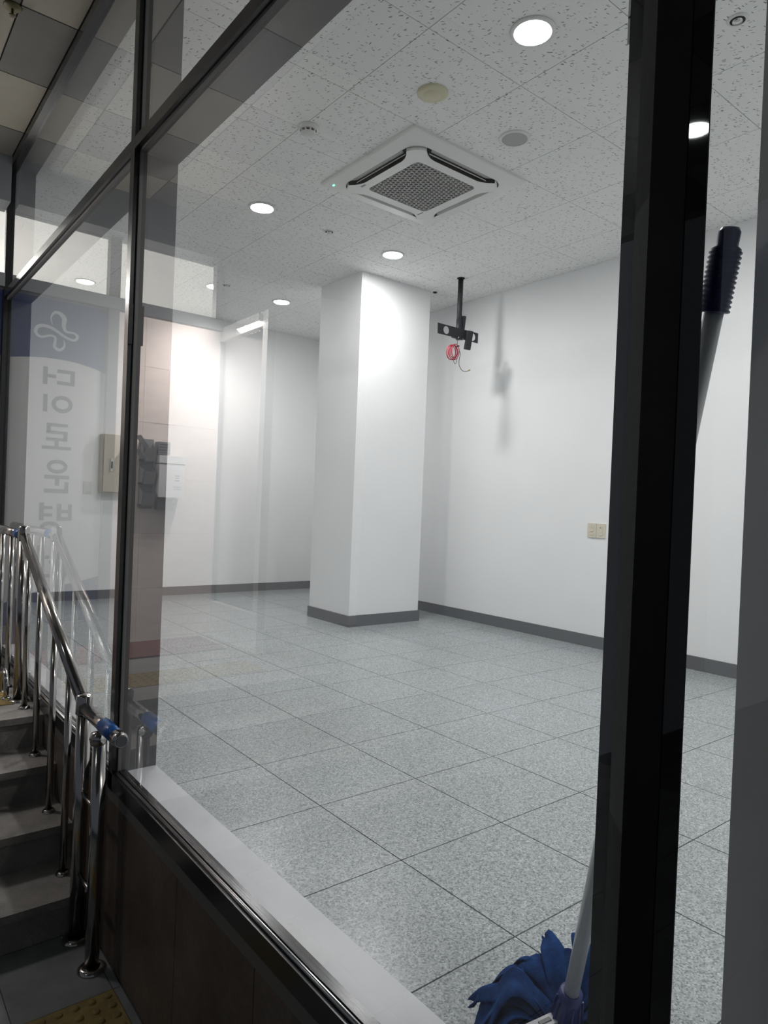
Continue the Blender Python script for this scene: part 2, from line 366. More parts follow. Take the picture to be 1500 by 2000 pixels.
# thick near mullion
t = tag(empty('trim_3', (XG, 0.45, SILL)), 'thick black vertical mullion in the right foreground', 'window frame', kind='structure')
obj('outer_cap', bx(0.775, 0.823, 0.426, 0.472, SILL-0.06, HC), 'frame_black_matt', t)
obj('side_cap', bx(0.7765, 0.7795, 0.4015, 0.426, SILL-0.06, HC), 'frame_black_gloss', t)
obj('glazing_bead', bx(0.800, 0.835, 0.472, 0.507, SILL, HC), 'bead_grey', t)
obj('gasket', bx(0.812, 0.850, 0.507, 0.534, SILL, HC), 'frame_black', t)
obj('inner_box', bx(0.835, 0.915, 0.474, 0.520, SILL, HC), 'frame_black', t)
b = bmesh.new(); rnd = random.Random(3); zz = 1.72
while zz < HC-0.06:
    h = rnd.uniform(0.02, 0.09); ww = rnd.uniform(0.0012, 0.0035); box(b, 0.8112, 0.8135, 0.5338, 0.5345+ww, zz, zz+h); zz += h*rnd.uniform(0.8, 1.15)
obj('sealant', b, 'white_plastic', t)
# transom
t = tag(empty('trim_4', (XG, 2.4, TZ)), 'black transom bar running across the glass above head height', 'window frame', kind='structure')
for ya, yb in ((Y1+0.036, YC-0.03), (0.507, Y1-0.006), (-2.2, 0.426)):
    b = bmesh.new(); box(b, CAPX, XG+0.02, ya, yb, TZ+0.004, TZ+0.046); obj('outer_cap', b, 'frame_black', t)
    obj('gasket', bx(XG-0.006, XG+0.03, ya, yb, TZ-0.006, TZ+0.004), 'frame_grey', t)
for ya, yb in ((Y1+0.05, YC-0.03), (0.52, Y1-0.004), (-2.2, 0.474)):
    obj('inner_box', bx(XG+0.02, XI, ya, yb, TZ, TZ+0.065), 'box_grey', t)
# head
t = tag(empty('trim_5', (XG, 2.4, HC-0.06)), 'black head frame where the glass meets the outdoor soffit', 'window frame', kind='structure')
for ya, yb in ((Y1+0.036, YC-0.03), (0.507, Y1-0.006), (-2.2, 0.426)):
    obj('outer_cap', bx(CAPX, XG+0.02, ya, yb, HC-0.055, HC-0.01), 'frame_black', t)
obj('inner_box', bx(XG+0.02, XI, -2.2, YC+0.06, HC-0.03, HC+0.12), 'box_grey', t)
# sill
t = tag(empty('trim_6', (XG, 2.0, SILL)), 'white window sill with black and chrome bottom frame below the glass', 'window sill', kind='structure')
b = bmesh.new(); box(b, XG+0.022, XI, -2.2, YC, -0.05, SILL); bevel(b, 0.002, 1); obj('inner_sill', b, 'sill_white', t, 'white satin inner sill')
for ya, yb in ((Y1+0.036, YC-0.03), (0.507, Y1-0.006), (-2.2, 0.426)):
    obj('gasket', bx(XG-0.003, XG+0.0225, ya, yb, SILL-0.02, SILL+0.012), 'frame_black', t)
    b = bmesh.new(); tube(b, [(XG-0.008, ya, SILL+0.004), (XG-0.008, yb, SILL+0.004)], 0.006, 10); obj('chrome_bead', b, 'bead_metal', t, 'thin chrome bead')
obj('outer_cap', bx(CAPX, XG-0.012, -2.2, YC-0.03, SILL-0.055, SILL), 'frame_black', t)
obj('drip_rail', bx(CAPX+0.006, XG-0.004, -2.2, YC-0.03, SILL-0.10, SILL-0.055), 'frame_grey', t)

# ------------------------------------------------------------------ outside: plinth wall, ground, stairs, soffit
pl = tag(obj('wall_plinth', bx(XG-0.006, XG+0.022, -2.2, YC, GZ, SILL-0.06), 'joint_dark'), 'dark brown stone-clad plinth wall below the glass', 'wall', kind='structure')
ys = [-2.2, -1.92, -1.44, -0.96, -0.48, 0.0, 0.46, 0.93, 1.403, 1.872, 2.34, 2.81, 3.28, 3.75, 4.22, 4.69, YC]
for ya, yb in zip(ys, ys[1:]):
    b = bx(XG-0.016, XG-0.006, ya+0.0015, yb-0.0015, GZ, SILL-0.10); obj('stone_panel', b, 'cladding_stone', pl)
gr = tag(obj('ground', bx(-14, XG-0.006, -10, 2.70, GZ-0.1, GZ-0.004), 'joint_dark'), 'dark grey stone pavement at the foot of the outdoor stairs', 'pavement', kind='structure')
tl = 0.3
def tactile(parent, x, y, z, n=6):
    b = bmesh.new(); box(b, x+0.001, x+tl-0.001, y+0.001, y+tl-0.001, z-0.004, z)
    for i in range(n):
        for j in range(n):
            px = x + tl*(i+.5)/n; py = y + tl*(j+.5)/n
            lathe(b, [(0.0145, 0.0), (0.012, 0.0035), (0.008, 0.005), (0.0, 0.0055)], (px, py, z), 10)
    obj('tactile_tile', b, 'tactile_yellow', parent, 'yellow tactile paving tile with raised studs')
TX0 = 0.155; TYN = 2.30
for i in range(2): tactile(gr, TX0+0.3*i, TYN-0.3, GZ)
tiles(gr, 'paving_slab', cuts(-2.4, TX0, TX0, 0.3), cuts(0.2, 2.69, TYN, 0.3), GZ-0.004, GZ-0.0005, 0.003, 'paving_stone')
tiles(gr, 'paving_slab', cuts(TX0, XG-0.018, TX0, 0.3), [(TYN, 2.69)], GZ-0.004, GZ-0.0005, 0.003, 'paving_stone')
tiles(gr, 'paving_slab', [(TX0+0.6, XG-0.018)], cuts(0.2, TYN, TYN, 0.3), GZ-0.004, GZ-0.0005, 0.003, 'paving_stone')
tiles(gr, 'paving_slab', cuts(TX0, TX0+0.6, TX0, 0.3), cuts(0.2, TYN-0.3, TYN, 0.3), GZ-0.004, GZ-0.0005, 0.003, 'paving_stone')
st = tag(empty('stair', (0, 3.2, GZ)), 'short flight of dark stone steps rising to the entrance landing', 'stairs', kind='structure')
XS0 = -1.9
NOS = [(2.676, -0.415), (2.957, -0.265), (3.249, -0.115), (3.51, ZL)]
for k, (yn, z) in enumerate(NOS):
    ye = NOS[k+1][0]+0.02 if k < 3 else YC
    b = bmesh.new(); box(b, XS0, XG-0.018, yn, ye, z-0.03, z); bevel(b, 0.004, 1); obj('tread', b, 'step_stone', st)
    obj('riser', bx(XS0, XG-0.018, yn+0.015, yn+0.03, (GZ if k == 0 else NOS[k-1][1]), z-0.03), 'step_stone', st)
for k in range(4): tactile(st, 0.30-0.3*k+0.1, 3.75, ZL+0.004)
obj('landing_core', bx(XS0, XG-0.018, 3.545, YC, GZ, ZL-0.031), 'joint_dark', st)
# soffit
so = tag(obj('soffit', bx(-3.0, XG, -2.2, YC, HC+0.006, HC+0.12), 'joint_dark'), 'outdoor soffit of square brushed panels above the stairs, their differing sheen put in as two tones', 'soffit', kind='structure')
SX0, SY0, SP = 0.545, 3.30, 0.572
tiles(so, 'soffit_panel', cuts(-3.0, CAPX, SX0, SP), cuts(-2.2, YC-0.15, SY0, SP), HC-0.003, HC+0.006, 0.007, 'soffit_warm', mat2='soffit_cool')
sk = tag(empty('soffit_sprinkler', (0.52, 3.33, HC-0.003)), 'brass sprinkler head on the outdoor soffit at top left', 'sprinkler')
obj('plate', mk(lathe, [(0.0, -0.012), (0.03, -0.010), (0.036, -0.003), (0.036, -0.0005), (0, -0.0005)], (0.52, 3.33, HC-0.003), 20), 'brass_dull', sk)
obj('deflector', mk(lathe, [(0.0, -0.042), (0.014, -0.042), (0.014, -0.039), (0.005, -0.037), (0.005, -0.012), (0.0, -0.012)], (0.52, 3.33, HC-0.003), 14), 'brass_dull', sk)

# ------------------------------------------------------------------ entrance front (seen at the far left and mirrored in the glass)
XL = -0.66
ew = tag(empty('wall_entrance', (0, YC, ZL)), 'entrance front at the stair top with beige stone and glazed transom', 'wall', kind='structure')
obj('beam', bx(XS0, CAPX, YC-0.15, YC+0.06, 2.87, HC+0.1), 'soffit_beam', ew)
obj('transom_bar', bx(XL, CAPX, YC-0.05, YC+0.05, 2.372, 2.455), 'soffit_beam', ew)
for xa, xb in ((0.11, 0.185), (-0.66, -0.60)): obj('mullion', bx(xa, xb, YC-0.03, YC+0.04, 2.455, 2.87), 'frame_grey', ew)
obj('mullion', bx(0.11, 0.178, YC-0.03, YC+0.04, ZL, 2.372), 'box_grey', ew)
xpane('transom_pane', ew, 0.185, CAPX, 2.455, 2.87, YC); xpane('transom_pane', ew, -0.60, 0.11, 2.455, 2.87, YC)
obj('back_panel', bx(0.178, CAPX, YC, YC+0.03, ZL, 2.372), 'box_grey', ew)
obj('wall_core', bx(XL, 0.11, YC+0.012, YC+0.05, ZL, 2.372), 'joint_beige', ew)
zs = [ZL, 0.42, 0.82, 1.22, 1.62, 2.02, 2.372]; xs = [XL, -0.09, 0.11]
for za, zb in zip(zs, zs[1:]):
    for xa, xb in zip(xs, xs[1:]): obj('stone_panel', bx(xa+0.0008, xb-0.0008, YC, YC+0.012, za+0.0008, zb-0.0008), 'beige_stone', ew)
# side return with a dark shop window
sw = tag(empty('window_4', (XL, 4.6, ZL)), 'side window with pale frame around the corner of the entrance landing', 'window', kind='structure')
obj('frame_head', bx(XL-0.06, XL, 4.20, YC, 2.30, 2.40), 'white_plastic', sw)
obj('frame_post', bx(XL-0.06, XL, 4.20, 4.27, ZL, 2.30), 'white_plastic', sw)
obj('frame_foot', bx(XL-0.06, XL, 4.27, YC, ZL, 0.30), 'white_plastic', sw)
b = bmesh.new(); fs = box(b, XL-0.035, XL-0.025, 4.27, YC, 0.30, 2.30)
for f in fs: f.material_index = 1
fs[3].material_index = 0
obj('pane', b, ['glass_face', 'glass_clear'], sw)
ll = tag(empty('linear_lamp', (XL, 4.42, 2.34)), 'bright linear lamp on the side window frame at the entrance, mirrored in the glass', 'lamp')
obj('housing', bx(XL, XL+0.03, 4.28, 4.62, 2.33, 2.385), 'white_plastic', ll)
for k in range(6):                                              # six LED cells tilted towards the stone front
    b = bmesh.new(); obox(b, (XL+0.015, 4.305 + 0.058*k, 2.325), (0.95, 0.1, -0.3), (-0.1, 0.86, 0.5), (0.25, -0.5, 0.80), 0.024, 0.040, 0.006); obj('led_cell', b, 'tube_lens', ll)
# lobby behind the entrance front
lb = tag(empty('wall_lobby', (-0.6, 6.5, 0)), 'white lobby walls seen through the transom of the entrance front', 'wall', kind='structure')
obj('back_wall', bx(-2.0, XG, 8.3, 8.4, 0, HC), 'wall_paint', lb); obj('side_wall', bx(-2.1, -2.0, YC+0.06, 8.4, 0, HC), 'wall_paint', lb)
obj('lobby_ceiling', bx(-2.1, XG, YC+0.06, 8.4, HC, HC+0.1), 'wall_paint', lb)
obj('lobby_floor', bx(-2.1, XG, YC, 8.4, -0.05, 0.0), 'step_stone', lb)
obj('front_wall', bx(-2.1, XL, YC+0.05, YC+0.10, 0, HC), 'wall_paint', lb)
mt = tag(obj('doormat', mk(lambda b: (box(b, -0.55, 0.62, 4.42, 4.90, ZL, ZL+0.012), bevel(b, 0.004, 1))), 'doormat_red'), 'dark red doormat on the entrance landing', 'doormat')

# sign
sg = tag(empty('wall_sign', (0.475, YC-0.004, 0.3)), 'tall blue and white hospital sign with grey vertical lettering, mirrored in the glass', 'sign')
YS = YC-0.004
def smp(y): return lambda u, v, w: (u, y - w, v)
SXa, SXb, SZa, SZb = 0.182, 0.772, 0.22, 2.362
obj('board', bx(SXa, SXb, YS, YC, SZa, SZb), 'sign_white', sg)
arc = [(SXb, 1.945), (0.685, 1.960), (0.642, 1.966), (0.562, 1.974), (0.464, 1.975), (0.367, 1.969), (0.287, 1.954), (0.226, 1.938), (SXa, 1.92)]
obj('blue_field', mk(prism, [(SXb, SZb), (SXa, SZb)] + list(reversed(arc)), 0, 0.0012, smp(YS)), 'sign_blue', sg, 'dark blue top with curved lower edge')
wave = [(SXb, 0.36), (0.62, 0.42), (0.50, 0.452), (0.394, 0.471), (0.335, 0.481), (0.279, 0.494), (SXa, 0.521)]
obj('blue_wave', mk(prism, wave + [(SXa, SZa), (SXb, SZa)], 0, 0.0012, smp(YS)), 'sign_blue', sg, 'blue wave at the foot')
LOGO = [(0.532, 2.197), (0.541, 2.242), (0.523, 2.275), (0.5, 2.281), (0.474, 2.268), (0.459, 2.246), (0.462, 2.205), (0.451, 2.17), (0.424, 2.163), (0.397, 2.164), (0.375, 2.147), (0.38, 2.126), (0.399, 2.116), (0.43, 2.121), (0.469, 2.138), (0.508, 2.161), (0.546, 2.176), (0.587, 2.18), (0.619, 2.166), (0.631, 2.14), (0.62, 2.114), (0.592, 2.105), (0.559, 2.117), (0.529, 2.123), (0.51, 2.11), (0.513, 2.081), (0.514, 2.053), (0.487, 2.036), (0.462, 2.051), (0.452, 2.08), (0.46, 2.105)]
WID = [12, 26, 42, 55, 72, 78, 66, 48, 34, 34, 46, 44, 40, 40, 45, 48, 52, 55, 58, 55, 45, 40, 34, 34, 40, 45, 52, 52, 40, 24, 10]
sp_ = spline([(a, b_, w_*0.00039) for (a, b_), w_ in zip(LOGO, WID)], 5)
b = bmesh.new(); La = []; Lb = []
for i, p in enumerate(sp_):
    d = sp_[min(i+1, len(sp_)-1)] - sp_[max(i-1, 0)]; d = Vector((d.x, d.y)).normalized(); nrm = Vector((-d.y, d.x)); hw = max(p.z, 0.001)/2
    La.append((p.x+nrm.x*hw, p.y+nrm.y*hw)); Lb.append((p.x-nrm.x*hw, p.y-nrm.y*hw))
for y_ in (YS-0.0012, YS-0.0025):
    va = [b.verts.new((u, y_, z)) for u, z in La]; vb = [b.verts.new((u, y_, z)) for u, z in Lb]
    for i in range(len(va)-1): b.faces.new((va[i], va[i+1], vb[i+1], vb[i]))
obj('emblem', b, 'sign_pale', sg, 'pale ribbon emblem of four loops')
def letter(x0, x1, z0, z1, bars, rings=()):
    """bars are (u0, u1, v0, v1) in the letter's own box, v up"""
    b = bmesh.new(); W = x1-x0; Hh = z1-z0
    for (ua, ub, va, vb) in bars: box(b, x0+W*ua, x0+W*ub, YS-0.0015, YS, z0+Hh*va, z0+Hh*vb)
    for (cu, cv, ru, rv, th) in rings:
        n = 28
        for k in range(n):
            a0 = 2*math.pi*k/n; a1 = 2*math.pi*(k+1)/n
            P = [(cu+ru*math.cos(a0), cv+rv*math.sin(a0)), (cu+ru*math.cos(a1), cv+rv*math.sin(a1)), (cu+(ru-th/W)*math.cos(a1), cv+(rv-th/Hh)*math.sin(a1)), (cu+(ru-th/W)*math.cos(a0), cv+(rv-th/Hh)*math.sin(a0))]
            b.faces.new([b.verts.new((x0+W*u, YS-0.0015, z0+Hh*v)) for u, v in P])
    obj('letter', b, 'sign_grey', sg)
T = 0.16
letter(0.381, 0.577, 1.807, 1.908, [(0, .14, 0, 1), (.14, .56, .77, 1), (.14, .56, 0, .23), (.86, 1, -.08, 1.08), (.60, .86, .39, .61)])
letter(0.388, 0.571, 1.620, 1.735, [(.86, 1, 0, 1)], [(.36, .5, .36, .5, .026)])
letter(0.389, 0.570, 1.375, 1.548, [(.14, .86, .88, 1), (.72, .86, .66, .88), (.14, .86, .60, .72), (.14, .28, .38, .60), (.14, .86, .32, .44), (.43, .57, .12, .32), (0, 1, 0, .12)][:0] + [(.14, .86, .88, 1), (.72, .86, .64, .90), (.14, .86, .60, .71), (.14, .28, .36, .62), (.14, .86, .33, .44), (.43, .57, .11, .34), (0, 1, 0, .12)])
letter(0.395, 0.548, 1.085, 1.308, [(0, 1, .42, .53), (.40, .57, .22, .42), (.02, .18, 0, .34), (.02, 1, 0, .12)], [(.5, .79, .42, .21, .024)])
letter(0.370, 0.572, 0.811, 1.012, [(0, .12, .45, 1), (.33, .46, .45, 1), (.12, .33, .45, .56), (.12, .33, .70, .81), (.86, 1, .45, 1.03), (.60, .86, .82, .92), (.60, .86, .58, .68)], [(.66, .21, .31, .21, .026)])
letter(0.375, 0.577, 0.520, 0.735, [(.0, .62, .42, .53), (.27, .40, .24, .42), (.86, 1, .22, 1), (.62, .86, .58, .68), (.08, .20, 0, .26), (.08, 1, 0, .11)], [(.31, .78, .26, .20, .024)])

# brochure rack on the beige stone
def shear(b, c, ax, amt): pass
br = tag(empty('brochure_rack', (-0.12, YC, 1.0)), 'grey three-tier brochure rack on the beige stone, mirrored in the glass', 'brochure rack')
for k, z in enumerate((1.33, 1.165, 1.01)):
    b = bmesh.new()
    x0_, x1_ = -0.165, -0.075; y0_ = YC-0.003
    prof = [(y0_, z), (y0_-0.07, z+0.01), (y0_-0.095, z+0.10), (y0_-0.088, z+0.10), (y0_-0.064, z+0.017), (y0_-0.008, z+0.008), (y0_-0.008, z+0.15), (y0_, z+0.15)]
    prism(b, prof, x0_, x1_, lambda u, v, w_: (w_, u, v)); p = obj('pocket', b, 'holder_grey', br)
    for xx in (x0_, x1_-0.004): obj('side_wall', mk(prism, [(y0_, z), (y0_-0.07, z+0.01), (y0_-0.095, z+0.10), (y0_, z+0.14)], xx, xx+0.004, lambda u, v, w_: (w_, u, v)), 'holder_grey', p)
    obj('clip', bx(x1_, x1_+0.018, y0_-0.06, y0_-0.03, z+0.002, z+0.02), 'holder_dark', p)
obj('back_plate', bx(-0.172, -0.072, YC-0.004, YC-0.003, 1.0, 1.50), 'holder_grey', br)
for z in (1.40, 1.30):
    b = bmesh.new(); obox(b, (-0.062, YC-0.085, z+0.075), (0.62, 0, 0.78), (0, 1, 0), (-0.78, 0, 0.62), 0.10, 0.11, 0.004); obj('flap', b, 'holder_grey', br)
nb = tag(empty('notice_box', (-0.27, YC, 1.1)), 'white suggestion box with dark slot on the beige stone, mirrored in the glass', 'box')
b = bmesh.new(); box(b, -0.375, -0.185, YC-0.10, YC, 1.085, 1.325); bevel(b, 0.004, 1); obj('body', b, 'paper_white', nb)
b = bmesh.new(); box(b, -0.378, -0.182, YC-0.104, YC, 1.331, 1.385); bevel(b, 0.004, 1); obj('lid', b, 'paper_white', nb)
obj('slot', bx(-0.376, -0.184, YC-0.098, YC, 1.325, 1.331), 'holder_dark', nb)
for (xa, xb, za, zb) in ((-0.335, -0.30, 1.24, 1.247), (-0.33, -0.305, 1.225, 1.231), (-0.336, -0.30, 1.205, 1.212), (-0.35, -0.29, 1.16, 1.164), (-0.345, -0.295, 1.145, 1.149)):
    obj('print_line', bx(xa, xb, YC-0.1012, YC-0.1, za, zb), 'print_grey', nb)
pt = tag(empty('paper_tray', (-0.22, YC, 1.0)), 'dark grey tray below the white box, mirrored in the glass', 'tray')
obj('body', bx(-0.30, -0.19, YC-0.08, YC, 0.995, 1.075), 'holder_dark', pt); obj('lip', bx(-0.305, -0.185, YC-0.086, YC-0.08, 0.99, 1.05), 'holder_dark', pt)
pt2 = tag(empty('leaflet_box', (-0.22, YC, 1.39)), 'blue-grey leaflet box above the white box, mirrored in the glass', 'box')
b = bmesh.new(); box(b, -0.27, -0.185, YC-0.07, YC, 1.392, 1.485); bevel(b, 0.003, 1); obj('body', b, 'holder_grey', pt2)
for k in range(4): obj('rib', bx(-0.266, -0.189, YC-0.073, YC-0.07, 1.405+0.02*k, 1.409+0.02*k), 'holder_dark', pt2)

# ------------------------------------------------------------------ handrail
XR = 0.725
hr = tag(empty('stair_handrail', (XR, 3.0, GZ)), 'stainless steel stair handrail with blue taped end beside the glass', 'handrail')
UP = Vector((XR, 3.80, 0.868)); LOW = Vector((XR, 2.625, 0.300)); END = Vector((XR, 2.215, 0.300))
RR = 0.0235
obj('rail', tb([UP, LOW], RR, 20), 'stainless', hr, 'sloping stainless top rail')
obj('rail', tb([LOW, END+Vector((0, 0.02, 0))], RR, 20), 'stainless', hr, 'short level rail at the foot')
obj('rail', tb([UP, (XR, YC-0.05, 0.868)], RR, 20), 'stainless', hr, 'level rail along the landing')
obj('tape', tb([(XR, 2.40, 0.300), (XR, 2.262, 0.300)], RR+0.0015, 20), 'blue_tape', hr, 'blue tape wrapped around the rail end')
obj('tape', tb([(XR, 3.96, 0.868), (XR, 3.86, 0.868)], RR+0.0015, 20), 'blue_tape', hr, 'blue tape near the upper post')
ec = obj('end_cap', tb([(XR, 2.262, 0.300), (XR, 2.225, 0.300), (XR, 2.215, 0.300)], [RR+0.002, RR+0.002, RR-0.003], 20), 'stainless', hr)
obj('plug', tb([(XR, 2.2155, 0.300), (XR, 2.211, 0.300)], [0.0195, 0.018], 18), 'cap_grey', ec, 'grey plug in the rail end')
def flange(x, y, z, r, parent):
    obj('base_flange', mk(lathe, [(r*2.0, 0), (r*2.0, 0.004), (r*1.6, 0.012), (r*1.05, 0.016), (r*0.9, 0.0)], (x, y, z), 20), 'stainless', parent)
def post(y, zt, zb, r, collar=True):
    o = obj('post', tb([(XR, y, zb), (XR, y, zt)], r, 18), 'stainless', hr)
    flange(XR, y, zb, r, o)
    if collar:
        obj('collar', mk(lathe, [(r*1.12, -0.035), (r*1.12, 0.028), (r*0.95, 0.036), (0, 0.038)], (XR, y, zt), 20), 'stainless', o)
    return o
post(3.80, 0.868+0.01, ZL, 0.024); pp = post(2.645, 0.30+0.012, GZ, 0.026)
ep = post(2.44, 0.235, GZ, 0.024, False)
obj('swivel', mk(lathe, [(0.0, -0.03), (0.026, -0.02), (0.03, 0.0), (0.024, 0.02), (0.0, 0.028)], (XR-0.005, 2.44, 0.245), 18), 'stainless', ep, 'ball joint under the rail end')
for z in (-0.01, -0.31): obj('cross_rod', tb([(XR, 2.645, z), (XR, 2.44, z-0.005)], 0.008, 10), 'stainless', hr)
for y, zb in ((2.858, -0.415), (3.113, -0.265), (3.40, -0.115), (3.655, ZL)):
    zt = LOW.z + (UP.z-LOW.z)*(y-LOW.y)/(UP.y-LOW.y) - 0.01
    o = obj('baluster', tb([(XR, y, zb), (XR, y, zt)], 0.0135, 14), 'stainless', hr); flange(XR, y, zb, 0.0135, o)
for y in (4.10, 4.36, 4.62, 4.85):
    o = obj('baluster', tb([(XR, y, ZL), (XR, y, 0.86)], 0.0135, 14), 'stainless', hr); flange(XR, y, ZL, 0.0135, o)
hp = tag(empty('floor_hoop', (XR-0.04, 3.95, ZL)), 'small bent stainless hoop at the foot of the upper rail post', 'door stop')
pts = spline([(XR-0.045, 4.0, ZL), (XR-0.045, 3.995, ZL+0.07), (XR-0.045, 3.955, ZL+0.125), (XR-0.045, 3.90, ZL+0.125), (XR-0.045, 3.862, ZL+0.07), (XR-0.045, 3.858, ZL)], 6)
h_ = obj('bar', tb(pts, 0.0125, 12), 'stainless', hp)
for y in (4.0, 3.858): flange(XR-0.045, y, ZL, 0.0125, h_)

# ------------------------------------------------------------------ lamps
def downlight(x, y, label, lens='lamp_lens', z=HC, group='ceiling downlights'):
    r = tag(empty('downlight', (x, y, z)), label, 'ceiling light', group)
    obj('trim_ring', mk(lathe, [(0.075, 0.0), (0.098, -0.001), (0.098, -0.004), (0.080, -0.010), (0.076, -0.006), (0.075, 0.0)], (x, y, z), 32), 'white_plastic', r)
    obj('lens', mk(lathe, [(0.0755, -0.005), (0.05, -0.009), (0.0, -0.011)], (x, y, z), 32), lens, r)
downlight(2.277, 1.972, 'round downlight nearest the camera, at the top of the photo')
downlight(2.270, 4.372, 'round downlight to the left of the ceiling air conditioner')
downlight(3.497, 4.420, 'round downlight just in front of the square pillar')
downlight(3.515, 6.262, 'round downlight to the left of the square pillar, farthest away')
downlight(3.497, 1.972, 'round downlight hidden behind the thick black mullion')
downlight(2.277, -1.04, 'round downlight out of view beyond the pilaster, nearer the glass')
downlight(3.497, -1.04, 'round downlight out of view beyond the pilaster, nearer the wall')
downlight(-1.94, 1.88, 'round downlight in the outdoor soffit, mirrored in the thick black mullion', 'soffit_lens', HC-0.003, 'soffit lights')
downlight(-0.21, 7.09, 'round lobby downlight shining through the entrance transom', 'lobby_lens', HC, 'lobby lights')
downlight(-1.2, 6.3, 'unseen second round downlight added inside the lobby', 'lobby_lens', HC, 'lobby lights')  # second lobby lamp, unseen, added because the light implies more lamps

# ------------------------------------------------------------------ ceiling air conditioner
AX, AY = 2.832, 3.316; AW = 0.925
ac = tag(empty('ceiling_air_conditioner', (AX, AY, HC)), 'white four-way ceiling cassette air conditioner with honeycomb grille', 'air conditioner')
ZA = HC
def oct_(half, cut, n=5):
    """square with softly rounded cut corners"""
    P = []
    for (sx, sy, a0) in ((1, 1, 0), (-1, 1, 90), (-1, -1, 180), (1, -1, 270)):
        for k in range(n+1):
            a = math.radians(a0 + 90*k/n); P.append((sx*(half-cut) + cut*math.cos(a), sy*(half-cut) + cut*math.sin(a)))
    return P
def ring_mesh(b, A, B_, zA, zB):
    va = [b.verts.new((AX+x, AY+y, zA)) for x, y in A]; vb = [b.verts.new((AX+x, AY+y, zB)) for x, y in B_]
    for k in range(len(va)):
        j = (k+1) % len(va); b.faces.new((va[k], va[j], vb[j], vb[k]))
outer = oct_(AW/2, 0.012); N_ = len(outer)
b = bmesh.new()
ring_mesh(b, outer, outer, ZA, ZA-0.014); ring_mesh(b, outer, oct_(AW/2-0.008, 0.012), ZA-0.014, ZA-0.020)
ring_mesh(b, oct_(AW/2-0.008, 0.012), oct_(0.372, 0.10), ZA-0.020, ZA-0.030)
obj('surround', b, 'ac_white', ac)
# raised centre panel with slots along its sides
HB = 0.366
def slot_poly(n=16):
    """half-lens slot along +y side: outer edge straight, inner edge bowed"""
    Lh = 0.285; P = []
    for k in range(n+1): P.append((-Lh + 2*Lh*k/n, HB+0.001))
    for k in range(n+1):
        u = 1 - 2*k/n; P.append((Lh*0.995*u, HB - 0.056*min(1.0, (1-abs(u))*3.2)**0.7 - 0.0005))
    return P
def rot4(p, q):
    x, y = p
    for _ in range(q): x, y = -y, x
    return x, y
b = bmesh.new()
prism(b, [(AX+x, AY+y) for x, y in oct_(HB, 0.105, 8)], ZA-0.046, ZA-0.020)
body = obj('panel', b, 'ac_white', ac)
cb = bmesh.new()
for q in range(4):
    P = [rot4(p, q) for p in slot_poly()]
    P = [p for i, p in enumerate(P) if (Vector(p)-Vector(P[i-1])).length > 1e-5]
    P = [(AX+x, AY+y) for x, y in P]
    prism(cb, P, ZA-0.07, ZA-0.0225)
prism(cb, [(AX+x, AY+y) for x, y in oct_(0.245, 0.035)], ZA-0.07, ZA-0.034)
cut = link('cutter', mesh_of('cutter', cb, 'duct_black'))
md = body.modifiers.new('b', 'BOOLEAN'); md.object = cut; md.operation = 'DIFFERENCE'; md.solver = 'EXACT'
dg = bpy.context.evaluated_depsgraph_get(); newm = bpy.data.meshes.new_from_object(body.evaluated_get(dg))
body.modifiers.clear(); body.data = newm
bpy.data.objects.remove(cut)
for q in range(4):
    P = [(AX+x, AY+y) for x, y in [rot4(p, q) for p in slot_poly()]]
    b = bmesh.new()
    vs = []
    for p in P:
        if not vs or (Vector(p)-Vector(vs[-1].co[:2])).length > 1e-5: vs.append(b.verts.new((p[0], p[1], ZA-0.0226)))
    b.faces.new(vs)
    Pi = [(AX+x, AY+y) for x, y in [rot4((px_*0.992, py_+0.0008), q) for px_, py_ in slot_poly()[17:]]]
    wa = [b.verts.new((x, y, ZA-0.0455)) for x, y in Pi]; wb_ = [b.verts.new((x, y, ZA-0.0226)) for x, y in Pi]
    for k in range(len(Pi)-1): b.faces.new((wa[k], wa[k+1], wb_[k+1], wb_[k]))
    obj('air_slot', b, 'duct_black', ac, 'air outlet slot, its inner shade put in as black')  # black floor and inner wall stand in for shade deep in the slot
    b = bmesh.new(); A0 = [rot4(p, q) for p in ((-0.25, HB+0.004), (0.25, HB+0.004), (0.225, HB-0.030), (-0.225, HB-0.030))]
    b.faces.new([b.verts.new((AX+x, AY+y, z_)) for (x, y), z_ in zip(A0, (ZA-0.030, ZA-0.030, ZA-0.0232, ZA-0.0232))]); obj('deflector', b, 'ac_grille', ac)  # grey quad stands in for the lit outer wall of the slot
    b = bmesh.new(); d = Vector((*rot4((0, 1), q), 0)); s = Vector((*rot4((1, 0), q), 0))
    c = Vector((AX, AY, ZA-0.032)) + d*(HB-0.034)
    obox(b, c, s, (d*-0.55+Vector((0, 0, 0.8))), (d*0.8+Vector((0, 0, 0.55))), 0.47, 0.012, 0.002); obj('louver', b, 'ac_white', ac)
